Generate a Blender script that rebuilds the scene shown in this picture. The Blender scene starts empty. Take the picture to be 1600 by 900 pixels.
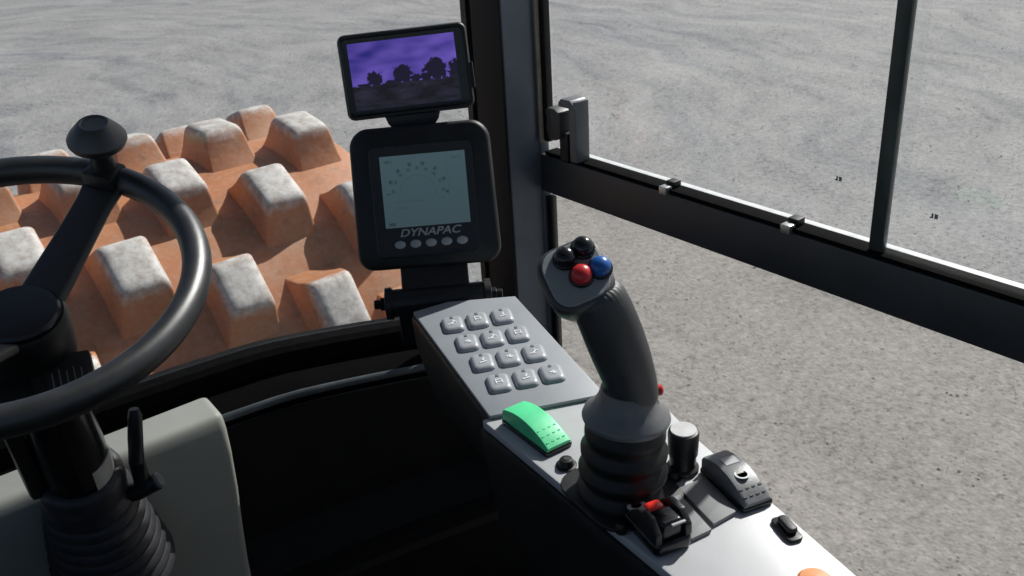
import bpy, bmesh, math, random
import numpy as np
from mathutils import Vector, Matrix, noise as mnoise
random.seed(7)
R = math.radians
scene = bpy.context.scene
COL = scene.collection
ZC = 2.414                                   # camera height above the ground (m); all z below are relative to it

# ------------------------------------------------------------------ camera, sky, sun, exposure
cam = bpy.data.cameras.new('camera')
cam.sensor_width = 36.0
cam.lens = 32.72
cam.clip_start = 0.02
cam.clip_end = 2000
camo = bpy.data.objects.new('camera', cam)
COL.objects.link(camo)
_r = Vector((0.78229, -0.62023, -0.05778)); _d = Vector((-0.31034, -0.30763, -0.89947)); _f = Vector((0.54010, 0.72158, -0.43314))
camo.matrix_world = Matrix(((_r.x, -_d.x, -_f.x, 0), (_r.y, -_d.y, -_f.y, 0), (_r.z, -_d.z, -_f.z, ZC), (0, 0, 0, 1)))
cam.dof.use_dof = True
cam.dof.focus_distance = 0.95
cam.dof.aperture_fstop = 20.0
scene.camera = camo

SUN_EL, SUN_AZ = 41.0, 12.0                  # azimuth from +X towards +Y (front right of the machine)
world = bpy.data.worlds.new('World')
scene.world = world
world.use_nodes = True
wn = world.node_tree
sky = wn.nodes.new('ShaderNodeTexSky')
sky.sky_type = 'NISHITA'
sky.sun_disc = False
sky.sun_elevation = R(SUN_EL)
sky.sun_rotation = R(90 - SUN_AZ)
sky.air_density = 1.0
sky.dust_density = 2.0
wn.links.new(sky.outputs[0], wn.nodes['Background'].inputs[0])
wn.nodes['Background'].inputs[1].default_value = 0.06
sl = bpy.data.lights.new('sun', 'SUN')
sl.energy = 4.8
sl.angle = R(0.53)
sl.color = (1.0, 0.97, 0.93)
so = bpy.data.objects.new('sun', sl)
COL.objects.link(so)
sdir = Vector((math.cos(R(SUN_EL)) * math.cos(R(SUN_AZ)), math.cos(R(SUN_EL)) * math.sin(R(SUN_AZ)), math.sin(R(SUN_EL))))
so.rotation_euler = sdir.to_track_quat('Z', 'Y').to_euler()
so.location = (8, 2, 9)
scene.view_settings.view_transform = 'Standard'
scene.view_settings.look = 'None'
scene.view_settings.exposure = 0.25
scene.view_settings.gamma = 1.0
scene.render.engine = 'CYCLES'

# ------------------------------------------------------------------ materials
def srgb(r, g, b):
    f = lambda c: (c / 12.92 if c <= .04045 else ((c + .055) / 1.055) ** 2.4)
    return (f(r / 255), f(g / 255), f(b / 255))

def mat(name, col, rough=.5, var=.15, scale=30, bump=0.0, bscale=400, metal=0.0, spec=.5, col2=None, edge=(.35, .65), coat=0):
    m = bpy.data.materials.new(name)
    m.use_nodes = True
    nt = m.node_tree
    b = nt.nodes['Principled BSDF']
    tc = nt.nodes.new('ShaderNodeTexCoord')
    n = nt.nodes.new('ShaderNodeTexNoise')
    n.inputs['Scale'].default_value = scale
    n.inputs['Detail'].default_value = 6
    n.inputs['Roughness'].default_value = .65
    nt.links.new(tc.outputs['Object'], n.inputs['Vector'])
    cr = nt.nodes.new('ShaderNodeValToRGB')
    c2 = col2 or tuple(min(1, c * (1 + var)) for c in col)
    c1 = col if col2 else tuple(c * (1 - var) for c in col)
    cr.color_ramp.elements[0].position, cr.color_ramp.elements[1].position = edge
    cr.color_ramp.elements[0].color = (*c1, 1)
    cr.color_ramp.elements[1].color = (*c2, 1)
    nt.links.new(n.outputs['Fac'], cr.inputs[0])
    nt.links.new(cr.outputs[0], b.inputs['Base Color'])
    mr = nt.nodes.new('ShaderNodeMapRange')
    mr.inputs['To Min'].default_value = max(.02, rough - .08)
    mr.inputs['To Max'].default_value = min(1, rough + .12)
    nt.links.new(n.outputs['Fac'], mr.inputs['Value'])
    nt.links.new(mr.outputs[0], b.inputs['Roughness'])
    b.inputs['Metallic'].default_value = metal
    b.inputs['Specular IOR Level'].default_value = spec
    b.inputs['Coat Weight'].default_value = coat
    if bump:
        n2 = nt.nodes.new('ShaderNodeTexNoise')
        n2.inputs['Scale'].default_value = bscale
        n2.inputs['Detail'].default_value = 3
        nt.links.new(tc.outputs['Object'], n2.inputs['Vector'])
        bp = nt.nodes.new('ShaderNodeBump')
        bp.inputs['Strength'].default_value = bump
        bp.inputs['Distance'].default_value = .001
        nt.links.new(n2.outputs['Fac'], bp.inputs['Height'])
        nt.links.new(bp.outputs[0], b.inputs['Normal'])
    return m

def attr_mat(name, emit, rough=.2, base=.0):
    """a display: the picture shown is stored per vertex of the screen itself"""
    m = bpy.data.materials.new(name)
    m.use_nodes = True
    nt = m.node_tree
    b = nt.nodes['Principled BSDF']
    a = nt.nodes.new('ShaderNodeAttribute')
    a.attribute_name = 'picture'
    if base:
        nt.links.new(a.outputs['Color'], b.inputs['Base Color'])
    else:
        b.inputs['Base Color'].default_value = (.004, .004, .005, 1)
    nt.links.new(a.outputs['Color'], b.inputs['Emission Color'])
    b.inputs['Emission Strength'].default_value = emit
    b.inputs['Roughness'].default_value = rough
    return m

def glass_mat(name, tint=(.96, .97, .97), refl=.045, dust=.010):
    m = bpy.data.materials.new(name)
    m.use_nodes = True
    nt = m.node_tree
    nt.nodes.remove(nt.nodes['Principled BSDF'])
    tr = nt.nodes.new('ShaderNodeBsdfTransparent')
    tr.inputs[0].default_value = (*tint, 1)
    gl = nt.nodes.new('ShaderNodeBsdfGlossy')
    gl.inputs['Roughness'].default_value = .02
    lw = nt.nodes.new('ShaderNodeLayerWeight')
    pw = nt.nodes.new('ShaderNodeMath'); pw.operation = 'POWER'; pw.inputs[1].default_value = 5.0
    nt.links.new(lw.outputs['Facing'], pw.inputs[0])
    ma = nt.nodes.new('ShaderNodeMath'); ma.operation = 'MULTIPLY_ADD'; ma.inputs[1].default_value = .9; ma.inputs[2].default_value = refl * .5
    nt.links.new(pw.outputs[0], ma.inputs[0])
    mx = nt.nodes.new('ShaderNodeMixShader')
    nt.links.new(ma.outputs[0], mx.inputs[0])
    nt.links.new(tr.outputs[0], mx.inputs[1])
    nt.links.new(gl.outputs[0], mx.inputs[2])
    tl = nt.nodes.new('ShaderNodeBsdfTranslucent'); tl.inputs[0].default_value = (.8, .8, .8, 1)
    df = nt.nodes.new('ShaderNodeBsdfDiffuse'); df.inputs[0].default_value = (.6, .6, .6, 1)
    ds = nt.nodes.new('ShaderNodeAddShader'); nt.links.new(tl.outputs[0], ds.inputs[0]); nt.links.new(df.outputs[0], ds.inputs[1])
    tc = nt.nodes.new('ShaderNodeNewGeometry'); nz = nt.nodes.new('ShaderNodeTexNoise'); nz.inputs['Scale'].default_value = 7; nz.inputs['Detail'].default_value = 6
    nt.links.new(tc.outputs['Position'], nz.inputs['Vector'])
    mr = nt.nodes.new('ShaderNodeMapRange'); mr.inputs['From Min'].default_value = .3; mr.inputs['From Max'].default_value = .75; mr.inputs['To Min'].default_value = dust * .6; mr.inputs['To Max'].default_value = dust * 1.4
    nt.links.new(nz.outputs['Fac'], mr.inputs['Value'])
    m3 = nt.nodes.new('ShaderNodeMixShader'); nt.links.new(mr.outputs[0], m3.inputs[0])
    nt.links.new(mx.outputs[0], m3.inputs[1]); nt.links.new(ds.outputs[0], m3.inputs[2])
    nt.links.new(m3.outputs[0], nt.nodes['Material Output'].inputs[0])
    return m

M = {}
M['black'] = mat('black_plastic', (.014, .0145, .016), .42, .3, 40, .15, 900)
M['sill'] = mat('sill_rubber', (.007, .007, .007), .85, .3, 60, .2, 700, spec=.03)
M['rubber'] = mat('black_rubber', (.008, .008, .009), .5, .3, 60, .2, 700)
M['boot'] = mat('column_boot_rubber', (.030, .031, .036), .45, .25, 50, .2, 700)
M['rim'] = mat('wheel_rim_rubber', (.017, .018, .020), .36, .2, 50, .25, 1200, spec=1.0)
M['gloss'] = mat('gloss_black', (.008, .008, .009), .2, .2, 30)
M['bezel'] = mat('display_housing', (.012, .013, .015), .45, .3, 35, .25, 1300)
M['darkpaint'] = mat('cab_frame_paint', (.20, .225, .262), .34, .10, 12, .1, 250)
M['cover'] = mat('post_darkening_black', (.020, .0205, .023), .6, .2, 20, .3, 600, spec=.3)  # dark tone that takes the post's inner face below its own paint
M['ledge'] = mat('ledge_foam', (.004, .004, .004), .9, .3, 15, .3, 500, spec=.05)
M['railpaint'] = mat('rail_paint', (.055, .057, .064), .42, .12, 12, .1, 250)
M['trim'] = mat('dash_trim', (.075, .09, .10), .34, .2, 30)
M['panel'] = mat('dash_panel', (.009, .009, .0095), .7, .3, 15, .3, 500, spec=.2)
M['console'] = mat('console_grey_plastic', (.47, .48, .495), .41, .05, 14, .1, 1500, spec=1.0)
M['keypad'] = mat('keypad_grey', (.27, .29, .315), .42, .05, 14, .1, 1500)
M['key'] = mat('key_grey', (.34, .36, .385), .36, .06, 60, .1, 1500)
M['symbol'] = mat('key_symbol', (.72, .74, .76), .45, .05, 60)
M['dark_symbol'] = mat('dark_print', (.02, .02, .022), .5, .1, 60)
M['grip'] = mat('joystick_grip_plastic', (.044, .046, .050), .46, .15, 40, .25, 1400, spec=.7)
M['skirt'] = mat('joystick_skirt', (.17, .175, .18), .32, .12, 40, .2, 1000)
M['plate'] = mat('joystick_plate', (.26, .285, .30), .38, .1, 40)
M['red'] = mat('red_button', (.55, .03, .035), .28, .1, 60)
M['blue'] = mat('blue_button', (.02, .12, .42), .28, .1, 60)
M['bblack'] = mat('black_button', (.012, .014, .017), .18, .2, 60)
M['green'] = mat('green_rocker', (.10, .70, .32), .4, .08, 40, .1, 900)
M['redlens'] = mat('red_lens', (.75, .04, .03), .15, .1, 60)
M['knobtop'] = mat('knob_cap', (.6, .6, .6), .3, .1, 60)
M['grey'] = mat('grey_cover_plastic', (.36, .37, .335), .5, .06, 9, .2, 700)
M['metal'] = mat('bright_metal', (.62, .62, .6), .3, .1, 50, metal=.9)
M['channel'] = mat('window_channel', (.62, .63, .64), .4, .1, 50)
M['sticker'] = mat('pale_label', (.5, .5, .44), .5, .1, 60)
M['orange_label'] = mat('orange_label', (.75, .28, .09), .45, .1, 60)
M['beige'] = mat('sunlit_edge_beige', (.42, .36, .27), .6, .2, 40)  # sunlight on the post's window seal, put into the colour
M['blank'] = mat('blank_plate_grey', (.22, .225, .23), .6, .06, 40, .2, 900)
M['bolt'] = mat('dark_bolt', (.03, .03, .03), .35, .3, 80, metal=.6)
M['silver'] = mat('silver_print', (.45, .45, .46), .4, .1, 60)
M['glass'] = glass_mat('window_glass')
M['glass_low'] = glass_mat('tinted_glass', (.94, .93, .905))
M['glass_edge'] = mat('glass_edge', (.045, .06, .06), .3, .2, 50)

def drum_paint(name, worn=True):
    m = bpy.data.materials.new(name)
    m.use_nodes = True
    nt = m.node_tree
    L = nt.links.new
    b = nt.nodes['Principled BSDF']
    tc = nt.nodes.new('ShaderNodeTexCoord')
    geo = nt.nodes.new('ShaderNodeNewGeometry')
    n = nt.nodes.new('ShaderNodeTexNoise'); n.inputs['Scale'].default_value = 5.5; n.inputs['Detail'].default_value = 7; n.inputs['Roughness'].default_value = .6
    L(geo.outputs['Position'], n.inputs['Vector'])
    cr = nt.nodes.new('ShaderNodeValToRGB')
    e = cr.color_ramp.elements
    e[0].position, e[0].color = .3, (.33, .125, .046, 1)
    e[1].position, e[1].color = .7, (.42, .225, .125, 1)
    x = e.new(.5); x.color = (.42, .168, .064, 1)
    L(n.outputs['Fac'], cr.inputs[0])
    # fine dusty speckle
    n3 = nt.nodes.new('ShaderNodeTexNoise'); n3.inputs['Scale'].default_value = 60; n3.inputs['Detail'].default_value = 5
    L(geo.outputs['Position'], n3.inputs['Vector'])
    r3 = nt.nodes.new('ShaderNodeMapRange'); r3.inputs['From Min'].default_value = .45; r3.inputs['From Max'].default_value = .8; r3.inputs['To Max'].default_value = .35
    L(n3.outputs['Fac'], r3.inputs['Value'])
    m1 = nt.nodes.new('ShaderNodeMixRGB'); m1.inputs['Color2'].default_value = (.46, .36, .28, 1)
    L(r3.outputs[0], m1.inputs['Fac']); L(cr.outputs[0], m1.inputs['Color1'])
    n5 = nt.nodes.new('ShaderNodeTexNoise'); n5.inputs['Scale'].default_value = 19; n5.inputs['Detail'].default_value = 8; n5.inputs['Roughness'].default_value = .72
    L(geo.outputs['Position'], n5.inputs['Vector'])
    r5 = nt.nodes.new('ShaderNodeMapRange'); r5.inputs['From Min'].default_value = .56; r5.inputs['From Max'].default_value = .68; r5.inputs['To Max'].default_value = .6
    L(n5.outputs['Fac'], r5.inputs['Value'])
    m5 = nt.nodes.new('ShaderNodeMixRGB'); m5.inputs['Color2'].default_value = (.19, .105, .06, 1)
    L(r5.outputs[0], m5.inputs['Fac']); L(m1.outputs[0], m5.inputs['Color1'])
    m1 = m5
    # scuffed, dust-caked end of each pad (object z runs outwards from the pad's foot)
    sx = nt.nodes.new('ShaderNodeSeparateXYZ'); L(tc.outputs['Object'], sx.inputs[0])
    n2 = nt.nodes.new('ShaderNodeTexNoise'); n2.inputs['Scale'].default_value = 38; n2.inputs['Detail'].default_value = 6; n2.inputs['Roughness'].default_value = .7
    L(geo.outputs['Position'], n2.inputs['Vector'])
    ad = nt.nodes.new('ShaderNodeMath'); ad.operation = 'MULTIPLY_ADD'; ad.inputs[1].default_value = .052
    L(n2.outputs['Fac'], ad.inputs[0]); L(sx.outputs['Z'], ad.inputs[2])
    mr = nt.nodes.new('ShaderNodeMapRange'); mr.inputs['From Min'].default_value = .090; mr.inputs['From Max'].default_value = .124
    L(ad.outputs[0], mr.inputs['Value'])
    c2 = nt.nodes.new('ShaderNodeValToRGB')
    c2.color_ramp.elements[0].position, c2.color_ramp.elements[0].color = .35, (.36, .335, .305, 1)
    c2.color_ramp.elements[1].position, c2.color_ramp.elements[1].color = .62, (.60, .575, .54, 1)
    L(n2.outputs['Fac'], c2.inputs[0])
    m2 = nt.nodes.new('ShaderNodeMixRGB')
    L(mr.outputs[0], m2.inputs['Fac']); L(m1.outputs[0], m2.inputs['Color1']); L(c2.outputs[0], m2.inputs['Color2'])
    L((m2 if worn else m1).outputs[0], b.inputs['Base Color'])
    b.inputs['Roughness'].default_value = .62
    bp = nt.nodes.new('ShaderNodeBump'); bp.inputs['Strength'].default_value = .35; bp.inputs['Distance'].default_value = .004
    L(n2.outputs['Fac'], bp.inputs['Height']); L(bp.outputs[0], b.inputs['Normal'])
    return m
M['pad'] = drum_paint('pad_orange_paint')
M['shell'] = drum_paint('drum_orange_paint', False)

def gravel_mat():
    m = bpy.data.materials.new('gravel')
    m.use_nodes = True
    nt = m.node_tree
    L = nt.links.new
    b = nt.nodes['Principled BSDF']
    geo = nt.nodes.new('ShaderNodeNewGeometry')
    sep = nt.nodes.new('ShaderNodeSeparateXYZ'); L(geo.outputs['Position'], sep.inputs[0])
    def math_(op, a, bb=None, v=None):
        q = nt.nodes.new('ShaderNodeMath'); q.operation = op
        L(a, q.inputs[0])
        if bb is not None: L(bb, q.inputs[1])
        if v is not None: q.inputs[1].default_value = v
        return q.outputs[0]
    # wheel tracks sweep round a turning centre: polar coordinates stretched along the arc
    dx = math_('SUBTRACT', sep.outputs[0], v=-2.5); dy = math_('SUBTRACT', sep.outputs[1], v=11.5)
    rad = math_('SQRT', math_('ADD', math_('MULTIPLY', dx, dx), math_('MULTIPLY', dy, dy)))
    ang = math_('ARCTAN2', dy, dx)
    wob = nt.nodes.new('ShaderNodeTexNoise'); wob.inputs['Scale'].default_value = .35; wob.inputs['Detail'].default_value = 3
    L(geo.outputs['Position'], wob.inputs['Vector'])
    rad = math_('ADD', rad, math_('MULTIPLY', wob.outputs['Fac'], v=2.4))
    cmb = nt.nodes.new('ShaderNodeCombineXYZ')
    L(math_('MULTIPLY', rad, v=2.6), cmb.inputs[0]); L(math_('MULTIPLY', ang, v=4.0), cmb.inputs[1])
    tr = nt.nodes.new('ShaderNodeTexNoise'); tr.inputs['Scale'].default_value = 1.5; tr.inputs['Detail'].default_value = 6; tr.inputs['Roughness'].default_value = .62
    L(cmb.outputs[0], tr.inputs['Vector'])
    big = nt.nodes.new('ShaderNodeTexNoise'); big.inputs['Scale'].default_value = .9; big.inputs['Detail'].default_value = 5
    L(geo.outputs['Position'], big.inputs['Vector'])
    fine = nt.nodes.new('ShaderNodeTexNoise'); fine.inputs['Scale'].default_value = 22; fine.inputs['Detail'].default_value = 6; fine.inputs['Roughness'].default_value = .7
    L(geo.outputs['Position'], fine.inputs['Vector'])
    vo = nt.nodes.new('ShaderNodeTexVoronoi'); vo.inputs['Scale'].default_value = 48
    L(geo.outputs['Position'], vo.inputs['Vector'])
    mid = nt.nodes.new('ShaderNodeTexNoise'); mid.inputs['Scale'].default_value = 6.5; mid.inputs['Detail'].default_value = 6; mid.inputs['Roughness'].default_value = .7
    L(geo.outputs['Position'], mid.inputs['Vector'])
    d2 = math_('SQRT', math_('ADD', math_('MULTIPLY', sep.outputs[0], sep.outputs[0]), math_('MULTIPLY', sep.outputs[1], sep.outputs[1])))
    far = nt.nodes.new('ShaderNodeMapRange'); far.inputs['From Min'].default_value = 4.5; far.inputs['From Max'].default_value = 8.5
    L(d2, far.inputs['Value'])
    trc = math_('ADD', math_('MULTIPLY', math_('SUBTRACT', tr.outputs['Fac'], v=.5), far.outputs[0]), v=.5)
    s = math_('MULTIPLY', trc, v=.42)
    s = math_('ADD', s, math_('MULTIPLY', big.outputs['Fac'], v=.24))
    s = math_('ADD', s, math_('MULTIPLY', mid.outputs['Fac'], v=.26))
    s = math_('ADD', s, math_('MULTIPLY', fine.outputs['Fac'], v=.58))
    vc = nt.nodes.new('ShaderNodeSeparateColor'); L(vo.outputs['Color'], vc.inputs[0])
    s = math_('ADD', s, math_('MULTIPLY', vc.outputs[0], v=.06))
    cr = nt.nodes.new('ShaderNodeValToRGB')
    e = cr.color_ramp.elements
    e[0].position, e[0].color = .56, (.08, .083, .09, 1)
    e[1].position, e[1].color = .97, (.39, .382, .37, 1)
    x = e.new(.725); x.color = (.248, .246, .242, 1)
    L(s, cr.inputs[0])
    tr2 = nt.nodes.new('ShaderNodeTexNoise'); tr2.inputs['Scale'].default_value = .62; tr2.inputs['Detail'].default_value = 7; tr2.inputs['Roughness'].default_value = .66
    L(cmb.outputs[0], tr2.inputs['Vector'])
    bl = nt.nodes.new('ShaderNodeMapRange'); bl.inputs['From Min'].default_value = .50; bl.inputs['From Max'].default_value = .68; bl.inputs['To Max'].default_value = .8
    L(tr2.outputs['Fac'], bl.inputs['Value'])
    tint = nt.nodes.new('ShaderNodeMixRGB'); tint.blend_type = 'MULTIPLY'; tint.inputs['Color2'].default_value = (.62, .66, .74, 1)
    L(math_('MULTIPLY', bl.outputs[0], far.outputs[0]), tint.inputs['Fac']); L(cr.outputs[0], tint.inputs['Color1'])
    spk = nt.nodes.new('ShaderNodeTexNoise'); spk.inputs['Scale'].default_value = 34; spk.inputs['Detail'].default_value = 4
    L(geo.outputs['Position'], spk.inputs['Vector'])
    sm = nt.nodes.new('ShaderNodeMapRange'); sm.inputs['From Min'].default_value = .58; sm.inputs['From Max'].default_value = .70; sm.inputs['To Max'].default_value = .75
    L(spk.outputs['Fac'], sm.inputs['Value'])
    dk = nt.nodes.new('ShaderNodeMixRGB'); dk.blend_type = 'MULTIPLY'; dk.inputs['Color2'].default_value = (.42, .43, .45, 1)
    L(sm.outputs[0], dk.inputs['Fac']); L(tint.outputs[0], dk.inputs['Color1'])
    L(dk.outputs[0], b.inputs['Base Color'])
    b.inputs['Roughness'].default_value = .9
    b.inputs['Specular IOR Level'].default_value = .2
    bp = nt.nodes.new('ShaderNodeBump'); bp.inputs['Strength'].default_value = .5; bp.inputs['Distance'].default_value = .012
    h = math_('ADD', math_('MULTIPLY', fine.outputs['Fac'], v=1.0), math_('MULTIPLY', vo.outputs['Distance'], v=-.5))
    h = math_('ADD', h, math_('MULTIPLY', trc, v=.12))
    L(h, bp.inputs['Height']); L(bp.outputs[0], b.inputs['Normal'])
    return m
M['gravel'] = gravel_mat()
M['stone'] = mat('gravel_stone', (.22, .217, .214), .9, .4, 9, 0, col2=(.42, .405, .385), spec=.1)

# ------------------------------------------------------------------ geometry helpers
def W(p):                                    # camera-relative height -> world
    return Vector((p[0], p[1], p[2] + ZC))

class Fr:                                    # a local frame
    def __init__(s, o, x, y, z=None):
        s.o = Vector(o); s.x = Vector(x).normalized()
        if z is None:
            s.z = s.x.cross(Vector(y)).normalized()
        else:
            s.z = Vector(z).normalized()
        s.y = s.z.cross(s.x).normalized()
        s.x = s.y.cross(s.z).normalized()
    def p(s, a, b, c=0): return s.o + s.x * a + s.y * b + s.z * c
    def at(s, a, b, c=0): 
        f = Fr.__new__(Fr); f.o = s.p(a, b, c); f.x, f.y, f.z = s.x, s.y, s.z; return f
    def rot(s, ang):                         # about own z
        f = Fr.__new__(Fr); c, n = math.cos(ang), math.sin(ang)
        f.o = s.o.copy(); f.x = s.x * c + s.y * n; f.y = s.y * c - s.x * n; f.z = s.z; return f

def rrect(w, h, r, n=5):
    r = max(1e-5, min(r, w / 2 - 1e-5, h / 2 - 1e-5)); out = []
    for cx, cy, a0 in ((w / 2 - r, h / 2 - r, 0), (-w / 2 + r, h / 2 - r, 90), (-w / 2 + r, -h / 2 + r, 180), (w / 2 - r, -h / 2 + r, 270)):
        for i in range(n + 1):
            a = R(a0 + 90 * i / n); out.append((cx + r * math.cos(a), cy + r * math.sin(a)))
    return out

def ellipse(a, b, n=32): return [(a * math.cos(2 * math.pi * i / n), b * math.sin(2 * math.pi * i / n)) for i in range(n)]

class MB:
    def __init__(s): s.v = []; s.f = []
    def loft(s, rings, cap0=True, cap1=True, closed=True):
        k = len(rings[0]); b = len(s.v)
        for r in rings: s.v += [Vector(q) for q in r]
        for i in range(len(rings) - 1):
            for j in range(k if closed else k - 1):
                j2 = (j + 1) % k
                s.f.append((b + i * k + j, b + i * k + j2, b + (i + 1) * k + j2, b + (i + 1) * k + j))
        if cap0: s.f.append(tuple(b + j for j in reversed(range(k))))
        if cap1: s.f.append(tuple(b + (len(rings) - 1) * k + j for j in range(k)))
        return s
    def box(s, fr, sx, sy, sz, bev=0.0):     # centred box in a frame
        if bev <= 0:
            o = [(-sx / 2, -sy / 2), (sx / 2, -sy / 2), (sx / 2, sy / 2), (-sx / 2, sy / 2)]
            return s.loft([[fr.p(a, b, z) for a, b in o] for z in (-sz / 2, sz / 2)])
        return s.rbox(fr, sx, sy, -sz / 2, sz / 2, bev, bev, 2)
    def rbox(s, fr, w, h, z0, z1, r, b, n=5, nb=3, bottom=True):
        """rounded-rectangle prism with rounded edges on both ends"""
        rings = []
        def ring(ins, z): rings.append([fr.p(x, y, z) for x, y in rrect(w - 2 * ins, h - 2 * ins, max(r - ins, b * .3), n)])
        if bottom:
            for i in range(nb):
                a = math.pi / 2 * i / nb; ring(b * (1 - math.sin(a)), z0 + b * (1 - math.cos(a)))
            ring(0, z0 + b)
        else: ring(0, z0)
        ring(0, z1 - b)
        for i in range(1, nb + 1):
            a = math.pi / 2 * i / nb; ring(b * (1 - math.cos(a)), z1 - b + b * math.sin(a))
        return s.loft(rings)
    def lathe(s, fr, prof, n=40, cap=True):  # prof: (radius, z) along frame z
        return s.loft([[fr.p(r * math.cos(2 * math.pi * i / n), r * math.sin(2 * math.pi * i / n), z) for i in range(n)] for r, z in prof], cap, cap)
    def tube(s, path, rad, n=12, flat=1.0, up=(0, 0, 1)):
        path = [Vector(p) for p in path]; rings = []
        for i, p in enumerate(path):
            t = (path[min(i + 1, len(path) - 1)] - path[max(i - 1, 0)]).normalized()
            u = Vector(up); x = t.cross(u)
            if x.length < .05: x = t.cross(Vector((1, .3, 0)))
            x.normalize(); y = x.cross(t).normalized()
            r = rad[i] if isinstance(rad, (list, tuple)) else rad
            rings.append([p + x * r * math.cos(2 * math.pi * k / n) + y * r * flat * math.sin(2 * math.pi * k / n) for k in range(n)])
        return s.loft(rings)
    def prism(s, poly0, poly1): return s.loft([poly0, poly1])
    def build(s, name, material, parent=None, bevel=0.0, sharp=38, rel=True, seg=2):
        """rel: vertices are given in camera-relative world coordinates"""
        c = sum(s.v, Vector()) / len(s.v)
        me = bpy.data.meshes.new(name)
        me.from_pydata([v - c for v in s.v], [], s.f)
        bm = bmesh.new(); bm.from_mesh(me)
        bmesh.ops.remove_doubles(bm, verts=bm.verts, dist=1e-6)
        bmesh.ops.recalc_face_normals(bm, faces=bm.faces)
        if bevel:
            es = [e for e in bm.edges if len(e.link_faces) == 2 and e.calc_face_angle(0) > R(30)]
            bmesh.ops.bevel(bm, geom=es, offset=bevel, segments=seg, affect='EDGES', clamp_overlap=True, profile=.6)
        for f in bm.faces: f.smooth = True
        bm.to_mesh(me); bm.free()
        me.set_sharp_from_angle(angle=R(sharp))
        me.materials.append(material)
        o = bpy.data.objects.new(name, me)
        COL.objects.link(o)
        w = W(c) if rel else c
        o['_w'] = list(w)
        if parent is not None:
            o.parent = parent; o.location = w - Vector(parent['_w'])
        else: o.location = w
        return o

def thing(name, label, cat, base, group=None):
    o = bpy.data.objects.new(name, None)
    COL.objects.link(o)
    o.empty_display_size = .05
    w = W(base); o.location = w; o['_w'] = list(w)
    o['label'] = label; o['category'] = cat
    if group: o['group'] = group
    return o
def tag(o, label, cat, group=None):
    o['label'] = label; o['category'] = cat
    if group: o['group'] = group
    return o
def struct(o, label=None):
    o['kind'] = 'structure'
    if label: o['label'] = label
    return o

# ------------------------------------------------------------------ ground
def grid(name, xs, ys, zf, material):
    vs = [(x, y, zf(x, y)) for y in ys for x in xs]; nx = len(xs)
    fs = [(j * nx + i, j * nx + i + 1, (j + 1) * nx + i + 1, (j + 1) * nx + i) for j in range(len(ys) - 1) for i in range(nx - 1)]
    me = bpy.data.meshes.new(name); me.from_pydata(vs, [], fs)
    for p in me.polygons: p.use_smooth = True
    me.materials.append(material)
    o = bpy.data.objects.new(name, me); COL.objects.link(o); o['_w'] = [0, 0, 0]
    return o
def steps(a, b, fine0, fine1, st, coarse):
    out = []; v = a
    while v < b:
        out.append(v); v += st if fine0 <= v < fine1 else coarse
    return out + [b]
def gz(x, y):
    if x < -3 or x > 26 or y < -4 or y > 30: return 0.0
    return .016 * mnoise.noise(Vector((x * .7, y * .7, 0))) + .012 * mnoise.noise(Vector((x * 2.3, y * 2.3, 3)))
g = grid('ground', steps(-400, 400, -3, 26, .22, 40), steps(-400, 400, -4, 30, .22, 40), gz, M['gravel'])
struct(g, 'flat grey compacted gravel yard with faint wheel tracks')

def scatter_stones(n):
    rng = np.random.default_rng(5)
    base = np.array([(1, 0, 0), (-1, 0, 0), (0, 1, 0), (0, -1, 0), (0, 0, 1), (0, 0, -1)], float)
    fc = np.array([(0, 2, 4), (2, 1, 4), (1, 3, 4), (3, 0, 4), (2, 0, 5), (1, 2, 5), (3, 1, 5), (0, 3, 5)])
    # even cover near the cab, thinning with distance
    rr = 1.6 + 13.5 * rng.random(n) ** .8; az = R(5) + R(85) * rng.random(n)
    px = rr * np.cos(az); py = rr * np.sin(az)
    keep = ~((px < 1.45) & (py > 1.6) & (py < 3.8)); px, py = px[keep], py[keep]; n = len(px)
    sz = .0025 + .007 * rng.random(n) ** 3 + .0004 * np.hypot(px, py) * rng.random(n)
    v = base[None] * (sz[:, None, None] * (0.6 + .8 * rng.random((n, 6, 1))))
    v[:, :, 2] *= .42
    a = rng.random(n) * 6.28; c, s = np.cos(a)[:, None], np.sin(a)[:, None]
    x = v[:, :, 0] * c - v[:, :, 1] * s + px[:, None]; y = v[:, :, 0] * s + v[:, :, 1] * c + py[:, None]
    hz = np.array([gz(float(p), float(q)) for p, q in zip(px, py)])
    z = v[:, :, 2] + (hz + sz * .05)[:, None]
    V_ = np.stack([x, y, z], 2).reshape(-1, 3); F_ = (fc[None] + 6 * np.arange(n)[:, None, None]).reshape(-1, 3)
    me = bpy.data.meshes.new('gravel_stones')
    me.from_pydata(V_.tolist(), [], F_.tolist())
    me.materials.append(M['stone'])
    o = bpy.data.objects.new('gravel_stones', me); COL.objects.link(o)
    o['kind'] = 'stuff'; o['label'] = 'loose small grey stones strewn over the gravel yard'; o['category'] = 'gravel'
scatter_stones(26000)

# ------------------------------------------------------------------ padfoot drum
DY, DZ, DR = 2.711, -1.564, .75
DX0, DX1 = -.78, 1.30
drum = thing('padfoot_drum', 'orange padfoot roller drum studded with dusty grey-topped pads beyond the windscreen', 'roller drum', ((DX0 + DX1) / 2, DY, DZ - .85))
mb = MB(); n = 96
prof = [(DR - .30, DX0), (DR - .03, DX0), (DR - .008, DX0 + .006), (DR, DX0 + .02)] + [(DR, DX0 + .02 + (DX1 - DX0 - .04) * i / 12) for i in range(1, 13)] + [(DR - .008, DX1 - .006), (DR - .03, DX1), (DR - .04, DX1 - .10), (DR - .30, DX1 - .10)]
mb.lathe(Fr((0, DY, DZ), (0, 1, 0), (0, 0, 1)), prof, n)
shell = mb.build('drum_shell', M['shell'], drum, sharp=30)
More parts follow.
